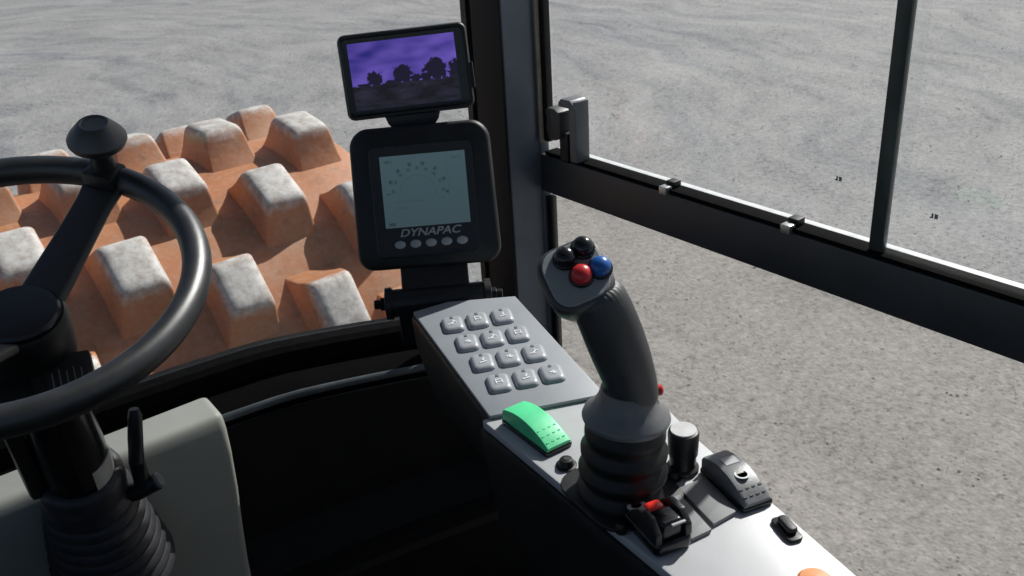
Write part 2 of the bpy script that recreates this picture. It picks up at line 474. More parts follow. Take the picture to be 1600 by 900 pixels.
# axle hub in the recessed end
mb = MB(); mb.lathe(Fr((0, DY, DZ), (0, 1, 0), (0, 0, 1)), [(.22, DX1 - .101), (.22, DX1 - .02), (.16, DX1), (.001, DX1)], 32)
mb.build('axle_hub', M['darkpaint'], drum)
def pad_mesh():
    mb = MB(); fr = Fr((0, 0, 0), (1, 0, 0), (0, 1, 0)); rings = []
    #            lateral, round the drum, corner, height
    for w, h, r, z in ((.160, .250, .010, -.014), (.150, .216, .010, .010), (.142, .190, .010, .034), (.134, .170, .010, .060), (.127, .157, .012, .078), (.121, .149, .014, .087), (.111, .137, .016, .0945), (.095, .118, .017, .0990), (.07, .088, .016, .1010)):
        rings.append([fr.p(x, y, z) for x, y in rrect(w, h, r, 3)])
    mb.loft(rings)
    me = bpy.data.meshes.new('pad'); me.from_pydata(mb.v, [], mb.f)
    for p in me.polygons: p.use_smooth = True
    me.set_sharp_from_angle(angle=R(42))
    me.materials.append(M['pad'])
    return me
pm = pad_mesh()
NP = 13
for c in range(-5, 4):
    for k in range(NP):
        cc = c if c >= -1 else -2 - c
        a = R(-35.3 + k * 360 / NP - cc * 9.417)
        o = bpy.data.objects.new('pad', pm)
        COL.objects.link(o)
        o.parent = drum
        x = .519 + c * .219
        w = W((x, DY + DR * math.sin(a), DZ + DR * math.cos(a)))
        o.location = w - Vector(drum['_w'])
        o.rotation_euler = (-a, 0, R(random.uniform(-1.2, 1.2)))
        s = random.uniform(1.02, 1.10); o.scale = (s * .92, s * .98, random.uniform(.97, 1.02))

# ------------------------------------------------------------------ cab shell
FLOOR = -1.22
def slab(name, x0, x1, y0, y1, z0, z1, m, parent=None, bev=.0):
    mb = MB(); mb.box(Fr(((x0 + x1) / 2, (y0 + y1) / 2, (z0 + z1) / 2), (1, 0, 0), (0, 1, 0)), x1 - x0, y1 - y0, z1 - z0)
    return mb.build(name, m, parent, bevel=bev)
struct(slab('cab_floor', -.66, .845, -.75, 1.09, FLOOR - .04, FLOOR, M['panel']))
struct(slab('cab_roof', -.72, .93, -.85, 1.24, .50, .56, M['darkpaint'], bev=.01))
struct(slab('cab_wall_rear', -.66, .845, -.80, -.755, FLOOR - .04, -.30, M['panel']))
struct(slab('cab_wall_left', -.71, -.665, -.75, 1.03, FLOOR - .04, -.42, M['panel']))

frame = thing('cab_window_frame', 'dark grey steel corner post and horizontal window rail of the cab', 'window frame', (.83, 1.07, FLOOR))
# corner post: hollow-section look with a stepped profile
mb = MB()
poly = [(.790, 1.040), (.846, 1.040), (.846, 1.036), (.862, 1.036), (.862, 1.105), (.84, 1.118), (.796, 1.118), (.790, 1.108)]
mb.loft([[Vector((x, y, z)) for x, y in poly] for z in (FLOOR, .50)])
post = mb.build('corner_post', M['darkpaint'], frame, bevel=.004)
mb = MB(); mb.box(Fr((.792, 1.126, -.36), (1, 0, 0), (0, 1, 0)), .012, .014, 1.70); mb.build('rubber_seal', M['rubber'], frame, bevel=.003)
mb = MB(); mb.box(Fr((.857, 1.0295, .045), (1, 0, 0), (0, 1, 0)), .012, .012, .90); mb.build('rubber_seal', M['rubber'], frame, bevel=.003)
mb = MB(); mb.box(Fr((.857, 1.0295, -.84), (1, 0, 0), (0, 1, 0)), .012, .012, .70); mb.build('rubber_seal', M['rubber'], frame, bevel=.003)
slab('window_rail', .842, .872, -.75, 1.0355, -.4805, -.4215, M['railpaint'], frame, .004)
slab('rail_seal', .8425, .8668, -.75, 1.0235, -.4213, -.4158, M['sill'], frame, .0015)
slab('rail_channel', .8672, .878, -.75, 1.0235, -.4213, -.4165, M['channel'], frame, .0012)
slab('lower_rail', .842, .872, -.75, 1.0355, FLOOR - .04, FLOOR + .03, M['darkpaint'], frame, .004)
slab('rear_post', .80, .872, -.80, -.752, FLOOR, .50, M['darkpaint'], frame, .006)
slab('top_rail', .842, .872, -.75, 1.0355, .44, .498, M['darkpaint'], frame, .004)
for y in (.7824, .5932):
    mb = MB(); mb.box(Fr((.8425, y, -.4175), (1, 0, 0), (0, 1, 0)), .012, .013, .011)
    mb.build('rail_clip', M['metal'], frame, bevel=.0015)
    mb = MB(); mb.box(Fr((.8565, y - .001, -.4115), (1, 0, 0), (0, 1, 0)), .014, .014, .008)
    mb.build('clip_pad', M['rubber'], frame, bevel=.0015)
# other corner posts of the cab
mb = MB(); mb.box(Fr((.8465, 1.0342, .045), (1, 0, 0), (0, 1, 0)), .007, .003, .90); mb.build('post_sunlit_edge', M['beige'], frame)  # added strip, coloured pale as the sunlit edge of the seal
slab('post_darkening_slab', .7862, .7897, 1.0425, 1.1075, FLOOR, .50, M['cover'], frame, .001)  # thin slab added to darken the inner face of the painted post
post2 = thing('cab_post', 'dark steel corner post of the cab on the far side of the steering wheel', 'cab post', (-.63, 1.07, FLOOR))
mb = MB(); mb.box(Fr((-.64, 1.075, -.36), (1, 0, 0), (0, 1, 0)), .07, .08, 1.71); mb.build('post', M['darkpaint'], post2, bevel=.005)

# panes
def pane(name, x, y0, y1, z0, z1, parent, gm='glass'):
    mb = MB(); mb.box(Fr((x, (y0 + y1) / 2, (z0 + z1) / 2), (1, 0, 0), (0, 1, 0)), .004, y1 - y0, z1 - z0)
    return mb.build(name, M[gm], parent)
pane('lower_pane', .857, -.74, 1.023, FLOOR + .031, -.482, frame, 'glass_low')
pane('upper_pane', .866, .470, 1.022, -.4163, .439, frame)
win = thing('sliding_window', 'sliding side window pane with dark vertical leading edge above the rail', 'window', (.853, .0, -.416))
pane('pane', .853, -.74, .478, -.4163, .439, win)
mb = MB(); mb.box(Fr((.853, .487, .012), (1, 0, 0), (0, 1, 0)), .009, .0165, .856); mb.build('edge_strip', M['glass_edge'], win, bevel=.002)
# tiny stamped marks on the two panes
for par, x, y, z in ((frame, .8635, .5494, -.3525), (win, .8505, .431, -.3607)):
    for k, (dy, dz, w, h) in enumerate(((0, 0, .002, .005), (-.004, 0, .0035, .005), (.0015, -.002, .002, .0015))):
        mb = MB(); mb.box(Fr((x - .0006, y + dy, z + dz), (1, 0, 0), (0, 1, 0)), .0004, w, h); mb.build('glass_mark', M['plate'], par)

# window latch standing on the rail
lat = thing('window_latch', 'black plastic window latch standing on the rail beside the corner post', 'latch', (.852, .965, -.4165))
mb = MB(); mb.box(Fr((.846, .950, -.372), (1, 0, 0), (0, 1, 0)), .026, .015, .088); mb.build('latch_plate', M['skirt'], lat, bevel=.003)
mb = MB(); mb.loft([[Vector((x, .962 + dy, -.338 + dz)) for dy, dz in ((-.019, .006), (-.012, .012), (.006, .012), (.012, .006), (.012, .000), (-.019, .000))] for x in (.829, .858)]); mb.build('upper_tab', M['skirt'], lat, bevel=.002)
mb = MB(); mb.loft([[Vector((x, .990 + dy, -.352 + dz)) for dy, dz in ((-.022, .004), (-.010, .010), (.004, .010), (.010, .004), (.006, -.006), (.009, -.020), (.004, -.034), (-.010, -.036), (-.022, -.030))] for x in (.826, .850)]); mb.build('hook', M['grip'], lat, bevel=.002)
mb = MB(); mb.box(Fr((.840, .9675, -.397), (1, 0, 0), (0, 1, 0)), .018, .018, .044); mb.build('latch_stem', M['rubber'], lat, bevel=.003)

# ------------------------------------------------------------------ dashboard / windscreen
def wy(x): return 1.205 - .095 * ((x - .1) / .69) ** 2
def wz(x): return -.650 - .13 * max(0, x - .42) ** 1.1
XS = [-.60 + 1.385 * i / 40 for i in range(41)]
dash = thing('dashboard', 'black dashboard under the windscreen with thin grey trim edge', 'dashboard', (.1, 1.12, FLOOR))
def sweep(name, prof, m, par, sharp=38):
    mb = MB(); mb.loft([[Vector((x, wy(x) + a, wz(x) + b)) for a, b in prof] for x in XS]); return mb.build(name, m, par, sharp=sharp)
sweep('sill', [(-.022, -.030), (-.022, -.003), (-.015, .004), (.022, .004), (.026, -.05), (-.010, -.05)], M['sill'], dash)
sweep('ledge', [(-.0225, -.030), (-.060, -.038), (-.070, -.046), (-.070, -.060), (-.03, -.075), (.02, -.060), (.02, -.031)], M['ledge'], dash)
sweep('trim_edge', [(-.0725 + .005 * math.cos(R(a)), -.0475 + .006 * math.sin(R(a))) for a in range(0, 360, 36)], M['trim'], dash)
sweep('trim_edge', [(-.066 + .003 * math.cos(R(a)), -.068 + .003 * math.sin(R(a))) for a in range(0, 360, 45)], M['gloss'], dash)
mb = MB(); mb.loft([[Vector((x, wy(x) - .05, wz(x) - .0755)), Vector((x, wy(x) - .025, -.95)), Vector((x, wy(x) - .07, -1.0)), Vector((x, wy(x) - .075, FLOOR)), Vector((x, wy(x) + .01, FLOOR)), Vector((x, wy(x) + .01, wz(x) - .0755))] for x in XS])
mb.build('front_panel', M['panel'], dash)
mb = MB(); mb.loft([[Vector((x, wy(x) - .12, -1.015)), Vector((x, wy(x) - .12, -1.0)), Vector((x, wy(x) - .071, -1.0)), Vector((x, wy(x) - .071, -1.015))] for x in XS])
mb.build('foot_step', M['rubber'], dash)
mb = MB(); mb.loft([[Vector((x, wy(x) + .006 + q, wz(x) * (1 - t) + .49 * t)) for q, t in ((0, .004), (0, 1), (.004, 1), (.004, .004))] for x in XS])
ws = mb.build('windscreen', M['glass'], None); tag(ws, 'wide curved windscreen pane above the dashboard', 'windscreen')

# grey cover under the sill behind the column
cov = thing('grey_cover', 'light grey moulded plastic cover box below the windscreen behind the steering column', 'cover', (0.0, 1.12, FLOOR))
mb = MB()
sec = [(1.122, -.650), (1.066, -.654), (1.059, -.675), (1.059, -.715), (1.068, -.78), (1.085, -.85), (1.100, -.93), (1.112, -1.12), (1.16, -1.12)]
mb.loft([[Vector((x, y, z)) for y, z in sec] for x in (-.52, -.3, -.1, .1, .312)])
mb.build('cover_shell', M['grey'], cov, bevel=.011, seg=4, sharp=50)

# ------------------------------------------------------------------ steering wheel + column
SC = Vector((.099, .901, -.335)); SN = Vector((-.074, -.338, .938)).normalized()
SF = Fr(SC, (1, 0, .079), (0, 1, 0), SN)
wheel = thing('steering_wheel', 'black steering wheel with spinner knob on its rim', 'steering wheel', SC)
mb = MB(); RR, nn = .167, 96
rings = []
for i in range(nn + 1):
    a = 2 * math.pi * i / nn; ca, sa = math.cos(a), math.sin(a)
    rings.append([SF.p((RR + .0138 * math.cos(b)) * ca, (RR + .0138 * math.cos(b)) * sa, .0150 * math.sin(b)) for b in [2 * math.pi * j / 18 for j in range(18)]])
mb.loft(rings, False, False)
mb.build('rim', M['rim'], wheel, sharp=60)
SPA = R(36)                                   # spoke direction in the wheel's plane
sp = Fr(SF.p(0, 0, 0), SF.x * math.cos(SPA) + SF.y * math.sin(SPA), SF.y * math.cos(SPA) - SF.x * math.sin(SPA))
for sgn in (1, -1):
    mb = MB(); rings = []
    for t, wd, zz, th in ((.030, .048, -.052, .014), (.06, .045, -.041, .013), (.10, .041, -.026, .012), (.135, .039, -.012, .012), (.158, .044, -.003, .010)):
        rings.append([sp.p(sgn * t, yy, zz + z2) for yy, z2 in rrect(wd, th, th * .45, 3)])
    mb.loft(rings); mb.build('spoke', M['rim'], wheel, sharp=50)
mb = MB(); mb.lathe(SF, [(.026, -.128), (.036, -.120), (.041, -.095), (.043, -.062), (.042, -.050), (.0395, -.046)], 48); mb.build('hub', M['black'], wheel)
mb = MB(); mb.lathe(SF, [(.0375, -.047), (.0375, -.042), (.035, -.0395), (.020, -.0385), (.001, -.0382)], 48); mb.build('hub_cap', M['gloss'], wheel, sharp=25)
KN = Fr(sp.p(.163, 0, .006), sp.x, sp.y, SN)
mb = MB(); mb.box(KN.at(-.002, 0, .002), .030, .034, .016); mb.build('knob_clamp', M['black'], wheel, bevel=.004)
mb = MB(); mb.lathe(KN, [(.0125, .009), (.0115, .016), (.0105, .030), (.0125, .036)], 28); kst = mb.build('knob_stem', M['black'], wheel)
mb = MB(); mb.lathe(KN, [(.012, .034), (.0205, .0355), (.0262, .039), (.0285, .0435), (.0285, .0465), (.0255, .0515), (.0165, .062), (.0140, .0640), (.0125, .0638), (.0115, .0628), (.001, .0624)], 40); mb.build('spinner_knob', M['rim'], wheel, sharp=30)

col = thing('steering_column', 'black steering column with ribbed rubber boot and pale sticker', 'steering column', SF.p(0, 0, -.62))
mb = MB(); mb.lathe(SF, [(.026, -.120), (.030, -.130), (.033, -.16), (.036, -.24), (.0365, -.33)], 40); mb.build('column_tube', M['gloss'], col)
mb = MB(); mb.box(SF.at(-.045, .01, -.20), .018, .03, .22); mb.build('cable_cover', M['black'], col, bevel=.006)
pf = [(.038, -.300), (.044, -.303), (.0465, -.310), (.0468, -.322), (.0455, -.332)]
z = -.340
for k in range(9):
    rr = .0455 + k * .0030
    pf += [(rr, z), (rr + .0055, z - .006), (rr + .0055, z - .011), (rr + .0005, z - .017)]; z -= .019
mb = MB(); mb.lathe(SF, pf, 48); mb.build('rubber_boot', M['boot'], col, sharp=50)
mb = MB(); rings = []
for zz in (-.268, -.299):
    rings.append([SF.p(.0378 * math.cos(R(a)), .0378 * math.sin(R(a)), zz) for a in range(-78, -8, 5)] + [SF.p(.0365 * math.cos(R(a)), .0365 * math.sin(R(a)), zz) for a in range(-13, -79, -5)])
mb.loft(rings); mb.build('sticker', M['sticker'], col)
# switch pod under the wheel
pod = thing('column_switch_pod', 'small black switch box on the column below the steering wheel hub', 'switch', SF.p(.05, -.03, -.09))
PF = Fr(SF.p(.012, -.044, -.112), (1, -.25, 0), (.25, 1, .25), (-.08, -.62, .78))
mb = MB(); mb.box(PF, .056, .050, .040); mb.build('pod_body', M['black'], pod, bevel=.005)
mb = MB(); mb.box(PF.at(.004, -.002, .0207), .038, .036, .0015); lb = mb.build('label_panel', M['bezel'], pod, bevel=.0006)
for k in range(5):
    mb = MB(); mb.box(PF.at(-.009 + .0065 * k, -.004 + .003 * (k % 2), .0218), .0012, .018, .0005); mb.build('label_stroke', M['skirt'], pod)
mb = MB(); mb.box(PF.at(-.052, .0, -.005), .06, .034, .03); mb.build('pod_arm', M['black'], pod, bevel=.005)
# tilt lever
lev = thing('tilt_lever', 'black column tilt lever with upright arm and short round handle', 'lever', (.17, 1.0, -.66))
mb = MB(); mb.tube([(.158, 1.0, -.668), (.172, .990, -.664), (.194, .978, -.654)], [.010, .011, .0105], 16); mb.build('lever_handle', M['black'], lev)
mb = MB(); mb.tube([(.180, .985, -.655), (.179, .982, -.62), (.184, .980, -.59), (.190, .980, -.562), (.191, .981, -.553)], [.010, .0088, .0085, .0080, .0055], 14); mb.build('lever_arm', M['black'], lev)
mb = MB(); mb.lathe(Fr((.1945, .978, -.6535), (-.3, -.6, .2), (0, 0, 1), (.85, -.45, .35)), [(.0085, -.002), (.0095, .002), (.008, .0045), (.001, .005)], 20); mb.build('lever_end_cap', M['skirt'], lev)
mb = MB(); mb.tube([(.121, 1.017, -.69), (.150, 1.005, -.672), (.160, .999, -.667)], .006, 10); mb.build('pivot_pin', M['metal'], lev)

# ------------------------------------------------------------------ control console
ZT = -.5
CA = Vector((-.13, -.99, 0)).normalized(); CB = Vector((.99, -.13, 0)).normalized()   # backwards / across
cons = thing('control_console', 'grey topped black control console beside the side window', 'console', (.47, .40, FLOOR))
top_poly = [(.4215, .625), (.4139, .526), (.4014, .369), (.388, .205), (.376, .05), (.455, .035), (.485, .205), (.5011, .270), (.5271, .377), (.5457, .459), (.5633, .515), (.568, .56), (.53, .60)]
mb = MB(); mb.loft([[Vector((x, y, z)) for x, y in top_poly] for z in (ZT - .010, ZT)])
mb.build('console_top', M['console'], cons, bevel=.0025)
def inset(poly, d):
    c = Vector((sum(p[0] for p in poly) / len(poly), sum(p[1] for p in poly) / len(poly)))
    out = []
    for x, y in poly:
        v = Vector((x, y)) - c; out.append((x - d * v.x / v.length, y - d * v.y / v.length))
    return out
mb = MB(); op = inset(top_poly, -.004)
mb.loft([[Vector((x, y, ZT - .0105)) for x, y in op], [Vector((x, y, ZT - .028)) for x, y in op], [Vector((x, y, ZT - .12)) for x, y in inset(top_poly, .012)]])
mb.build('console_body', M['black'], cons, bevel=.004)
mb = MB(); mb.box(Fr((.468, .33, -.92), CB, -CA), .10, .56, .60); mb.build('console_post', M['panel'], cons, bevel=.01)

# keypad on its raised wedge at the front end of the console
KTL, KT2, KTR, KBR, KBL = [Vector(q) for q in ((.4739, .8234, -.475), (.5176, .8162, -.475), (.5822, .7726, -.475), (.5334, .5718, -.495), (.4265, .6187, -.495))]
kp = thing('keypad_panel', 'tilted grey keypad panel with twelve embossed square keys', 'keypad', (.50, .69, -.53))
kn = (KTR - KTL).cross(KBL - KTL); kn = -kn.normalized() if kn.z < 0 else kn.normalized()
kq = [KTL, KBL, KBR, KTR, KT2]
mb = MB(); mb.loft([[p - kn * .005 for p in kq], kq]); mb.build('keypad_plate', M['keypad'], kp, bevel=.0018)
kc = sum(kq, Vector()) / 5
ex = lambda p, d: p + (p - kc).normalized() * d
mb = MB(); mb.loft([[ex(p, .002) - kn * .0052 for p in kq], [ex(p, .004) - kn * .012 for p in kq], [ex(p, .001) - kn * .045 for p in kq], [Vector((p.x, p.y, -.585)) * 1 + (kc - p) * .18 for p in kq]])
mb.build('keypad_housing', M['black'], kp, bevel=.003)
# keys
def kpt(px, py):                             # bilinear over the plate: px across 0..1, py from the front edge 0..1
    a = KTL.lerp(KTR, px); b = KBL.lerp(KBR, px); return a.lerp(b, py)
sym = {0: [(0, 0, .008, .0016, .9), (.002, .002, .006, .0014, -.7), (-.003, -.003, .006, .0016, 0)],
       1: [(0, -.001, .007, .0013, 0), (0, .003, .005, .0013, 0), (-.003, 0, .0013, .007, 0), (.003, 0, .0013, .007, 0)],
       2: [(0, -.003, .008, .0016, .2), (.001, .002, .005, .0015, 1.1)],
       3: [(0, 0, .006, .0016, .5), (.002, -.002, .004, .003, 0)]}
ki = 0
for r in range(4):
    for c in range(3):
        px = .236 + r * .0265 + c * .226 - r * .0; py = .245 + r * .182
        # rows step towards the outer side, as the columns lean
        o = kpt(.252 + c * .236, .20 + r * .193)
        f = Fr(o, KTR - KTL, KTL - KBL, kn)
        mb = MB()
        mb.loft([[f.p(x, y, z) for x, y in rrect(w, h, rr, 4)] for w, h, rr, z in ((.0238, .0290, .005, -.001), (.0232, .0284, .005, .0016), (.0212, .0262, .0048, .0032), (.0172, .0215, .0042, .0044), (.0152, .0192, .004, .0046))])
        key = mb.build('key', M['key'], kp, sharp=28)
        if ki == 0: key['label'] = 'corner key with pale lever symbol'
        for (sx, sy, sw, sh, an) in sym[ki % 4]:
            ff = f.at(sx, sy - .0008, .0047).rot(an)
            mb = MB(); mb.box(ff, sw, sh, .0009); mb.build('symbol', M['symbol'], key)
        mb = MB(); mb.box(f.at(0, .0088, .0046), .0030, .0035, .0012); mb.build('indicator', M['skirt'], key)
        ki += 1

# blanking plates
def console_xy(x, y, z=0): return Vector((x, y, ZT + z))
def quad_plate(name, pts, h, m, par=None, bev=.0012):
    mb = MB(); mb.loft([[console_xy(x, y, .0003) for x, y in pts], [console_xy(x, y, h) for x, y in pts]]); return mb.build(name, m, par, bevel=bev)
b1 = quad_plate('blanking_plate', [(.4781, .4245), (.5041, .4192), (.4895, .3729), (.4645, .3748)], .0042, M['blank'])
tag(b1, 'grey blanking plate next to the black rocker switch on the console', 'blank plate', 'blanking plates on the console')
b2 = quad_plate('blanking_plate', [(.4475, .424), (.4726, .418), (.4588, .3718), (.4385, .3748)], .0042, M['blank'])
tag(b2, 'grey blanking plate beside the red indicator switch on the console', 'blank plate', 'blanking plates on the console')

def rocker(name, label, cat, o, m, w=.025, l=.066, ang=0.0, h=.016, group=None):
    t = thing(name, label, cat, o, group)
    f = Fr(o, CB, -CA, (0, 0, 1)).rot(ang)
    mb = MB(); mb.rbox(f, w + .004, l + .002, 0.0004, .005, .003, .0012, 3); mb.build('switch_base', M['gloss'], t)
    mb = MB(); rings = []
    N = 18
    for i in range(N + 1):
        u = i / N * 2 - 1
        # convex rocker: one end pressed in, the other raised
        zz = h * (1.0 - .42 * u * u) + .0035 * u
        y = u * l / 2
        rings.append([f.p(x, y, z) for x, z in ((-w / 2, .0045), (-w / 2, zz - .002), (-w / 2 + .0015, zz - .0004), (-w / 2 + .004, zz), (w / 2 - .004, zz), (w / 2 - .0015, zz - .0004), (w / 2, zz - .002), (w / 2, .0045))])
    mb.loft(rings); cap = mb.build('rocker_cap', m, t, sharp=35)
    return t, f, h, w, l
t, f, h, w, l = rocker('green_rocker_switch', 'bright green curved rocker switch below the keypad', 'rocker switch', (.4440, .5700, ZT), M['green'], .027, .070, R(4), .020)
for i in range(4):
    for j in range(3):
        u = -.85 + .19 * j; y = u * l / 2; zz = h * (1 - .42 * u * u) + .0035 * u
        mb = MB(); mb.box(f.at(-.009 + .006 * i, y, zz - .0004), .0026, .0020, .0010); mb.build('grip_bump', M['green'], t)
t, f, h, w, l = rocker('black_rocker_switch', 'black rocker switch with pale printed symbols at the console edge', 'rocker switch', (.5165, .3960, ZT), M['skirt'], .026, .062, R(-8), .020)
for i in range(4):
    for j in range(2):
        u = -.82 + .2 * j; y = u * l / 2; zz = h * (1 - .42 * u * u) + .0035 * u
        mb = MB(); mb.box(f.at(-.009 + .006 * i, y, zz - .0001), .003, .0024, .0006); mb.build('printed_mark', M['dark_symbol'], t)
u = -.25; zz = h * (1 - .42 * u * u) + .0035 * u
mb = MB(); rings = []
fr2 = f.at(0, u * l / 2, zz + .0004)
mb.loft([[fr2.p(x * k, y * k, q) for x, y in ellipse(.0062, .0062, 24)] for k, q in ((1, 0), (1, .0005), (.75, .0005), (.75, 0))]); mb.build('ring_symbol', M['symbol'], t)
u = .35; zz = h * (1 - .42 * u * u) + .0035 * u
mb = MB(); mb.box(f.at(.001, u * l / 2, zz + .0003), .013, .010, .0006); mb.build('white_symbol', M['silver'], t)

# red indicator switch in its black guard
rs = thing('red_indicator_switch', 'black guarded toggle switch with glowing red lens on the console', 'switch', (.4300, .4010, ZT))
f = Fr((.4265, .4000, ZT), CB, -CA, (0, 0, 1)).rot(R(-6))
mb = MB(); mb.rbox(f, .034, .052, .0005, .012, .006, .003, 4); mb.build('switch_body', M['gloss'], rs)
for sx in (-1, 1):
    mb = MB(); rings = []
    mb.loft([[f.p(sx * .0135 + dx, y, z) for y, z in ((-.024, .011), (-.024, .022), (-.014, .031), (.002, .030), (.014, .020), (.022, .011))] for dx in (-.003, .003)])
    mb.build('guard_cheek', M['black'], rs, bevel=.0015)
mb = MB(); mb.rbox(f.at(0, -.012, 0), .020, .020, .012, .028, .004, .003, 4); mb.build('rear_block', M['gloss'], rs)
mb = MB(); mb.rbox(f.at(.001, .005, 0), .017, .015, .012, .0255, .005, .005, 5, 4); mb.build('red_lens', M['redlens'], rs)
mb = MB(); mb.loft([[f.at(-.004, .024, 0).p(x * k, y * k, z) for x, y in ellipse(.008, .006, 20)] for k, z in ((1, .0122), (1, .0132), (.6, .0132), (.6, .0122))]); mb.build('ring_mark', M['symbol'], rs)
mb = MB(); mb.box(f.at(.004, -.0235, .0265), .012, .002, .0015); mb.build('edge_mark', M['silver'], rs)

# round knob
kb = thing('round_knob', 'short black cylindrical knob with flat pale top behind the joystick boot', 'knob', (.503, .4425, ZT))
f = Fr((.503, .4425, ZT), CB, -CA, (0, 0, 1))
mb = MB(); mb.lathe(f, [(.0140, .0004), (.0140, .004), (.0115, .006), (.0115, .017), (.0128, .018), (.0134, .038), (.0128, .0403), (.0112, .0413)], 36); mb.build('knob_body', M['black'], kb)
mb = MB(); mb.lathe(f, [(.0114, .0412), (.0110, .0422), (.001, .0425)], 36); mb.build('knob_cap', M['knobtop'], kb)
def screw(x, y, where):
    f = Fr((x, y, ZT), CB, -CA, (0, 0, 1)); t = thing('console_screw', 'black domed hexagon socket screw in the console top ' + where, 'screw', (x, y, ZT), 'screws in the console top')
    mb = MB(); mb.lathe(f, [(.0095, .0003), (.0095, .0015), (.0072, .002), (.007, .005), (.0055, .0075), (.003, .008)], 24); mb.build('screw_head', M['bolt'], t)
    mb = MB(); mb.lathe(f, [(.0028, .0081), (.0024, .0084)], 6); mb.build('socket', M['dark_symbol'], t)
    return t
screw(.4327, .5148, 'beside the green rocker switch'); screw(.4885, .4420, 'at the foot of the round knob')
# low black lozenge close to the outer edge, and the round orange label behind it
tg = thing('small_lozenge', 'small flat black plug on the bright console near its outer edge', 'lozenge', (.5035, .3345, ZT))
f = Fr((.5035, .3345, ZT), CB, -CA, (0, 0, 1)).rot(R(-14))
mb = MB(); mb.rbox(f, .014, .030, .0004, .003, .005, .001, 5); mb.build('lozenge_base', M['bolt'], tg)
mb = MB(); mb.rbox(f.at(.001, .001, 0), .009, .020, .003, .008, .004, .002, 5); mb.build('lozenge_cap', M['black'], tg)
ol = thing('orange_button', 'orange round button low on the console top', 'button', (.472, .286, ZT))
f = Fr((.472, .286, ZT), CB, -CA, (0, 0, 1))
mb = MB(); mb.lathe(f, [(.013, .0004), (.013, .003), (.011, .005), (.001, .006)], 28); mb.build('button_cap', M['orange_label'], ol)

# ------------------------------------------------------------------ joystick
joy = thing('joystick', 'black multi-button joystick on ribbed rubber boot', 'joystick', (.442, .456, ZT))
JF = Fr((.4425, .4560, ZT), CB, -CA, (.05, -.03, 1))
mb = MB()
mb.rbox(Fr((.4425, .456, ZT), CB, -CA, (0, 0, 1)), .084, .090, .0004, .004, .022, .0012, 5)
mb.build('boot_flange', M['rubber'], joy)
bp_ = [(.040, .003), (.0405, .008), (.036, .013), (.0352, .017), (.0400, .022), (.0405, .027), (.0355, .032), (.0348, .036), (.0388, .041), (.0392, .046), (.0345, .051), (.0335, .054), (.0362, .059), (.0362, .064), (.0330, .069), (.0325, .074)]
mb = MB(); mb.lathe(JF, [(r * .92, z) for r, z in bp_], 48); mb.build('rubber_boot', M['rubber'], joy, sharp=60)
mb = MB(); mb.lathe(JF, [(.0300, .0735), (.0350, .074), (.0360, .0765), (.0350, .0795), (.0275, .086), (.0235, .095), (.0215, .103)], 48); mb.build('skirt', M['skirt'], joy, sharp=50)
for dx, dy in ((-.030, -.040), (.018, -.046), (-.012, -.050), (.004, -.052)):
    mb = MB(); mb.lathe(Fr((.4425, .456, ZT), CB, -CA, (0, 0, 1)).at(dx, dy), [(.0050, .0004), (.0050, .006), (.003, .009), (.001, .0095)], 12); mb.build('boot_clip', M['bolt'], joy)
# grip: lofted through the stations of the handle
st = [((.4497, .4500, -.412), .0215, .021), ((.4500, .4498, -.400), .0208, .0205), ((.4475, .4518, -.385), .0215, .021), ((.4420, .4563, -.362), .0232, .022), ((.4365, .4604, -.341), .0232, .021), ((.4310, .4640, -.322), .0225, .020), ((.4250, .4690, -.306), .0215, .0205)]
HN = Vector((-.37, -.48, .795)).normalized()
jx = Vector((.78, -.62, 0)).normalized()
mb = MB(); rings = []
for i, (p, a, b) in enumerate(st):
    p = Vector(p)
    q0, q1 = Vector(st[max(0, i - 1)][0]), Vector(st[min(len(st) - 1, i + 1)][0])
    tz = (q1 - q0).normalized()
    f = Fr(p, jx, (0, 1, 0), tz)
    rings.append([f.p(x, y, 0) for x, y in ellipse(a, b, 32)])
# sub-sample smoothly
mb.loft(rings)
gr = mb.build('grip', M['grip'], joy, sharp=70)
sd = gr.modifiers.new('smooth', 'SUBSURF'); sd.levels = 1; sd.render_levels = 2
# head
HC = (Vector((.401, .4978, -.2899)) + Vector((.4356, .4926, -.278)) + Vector((.4354, .4529, -.2998)) + Vector((.3953, .4612, -.3124))) / 4
HF = Fr(HC, (.95, -.25, .2), (0, 1, 0), HN)
mb = MB()
def hp(f, sc, z, dx=0, dy=0):                 # rounded head outline: broad nose towards the left front
    pts = []
    for x, y in rrect(.051 * sc, .054 * sc, .016 * sc, 6): pts.append(f.p(x + dx + .10 * y, y + dy - .05 * x, z))
    return pts
mb.loft([hp(HF, .55, -.034, .006, -.008), hp(HF, .80, -.028, .003, -.004), hp(HF, .96, -.018, .001, -.001), hp(HF, 1.03, -.008), hp(HF, 1.03, -.003), hp(HF, 1.0, -.0008), hp(HF, .94, 0)])
mb.build('grip_head', M['grip'], joy, sharp=45)
mb = MB(); mb.loft([hp(HF, .90, -.0003), hp(HF, .90, .0010), hp(HF, .87, .0018)]); mb.build('button_plate', M['plate'], joy)
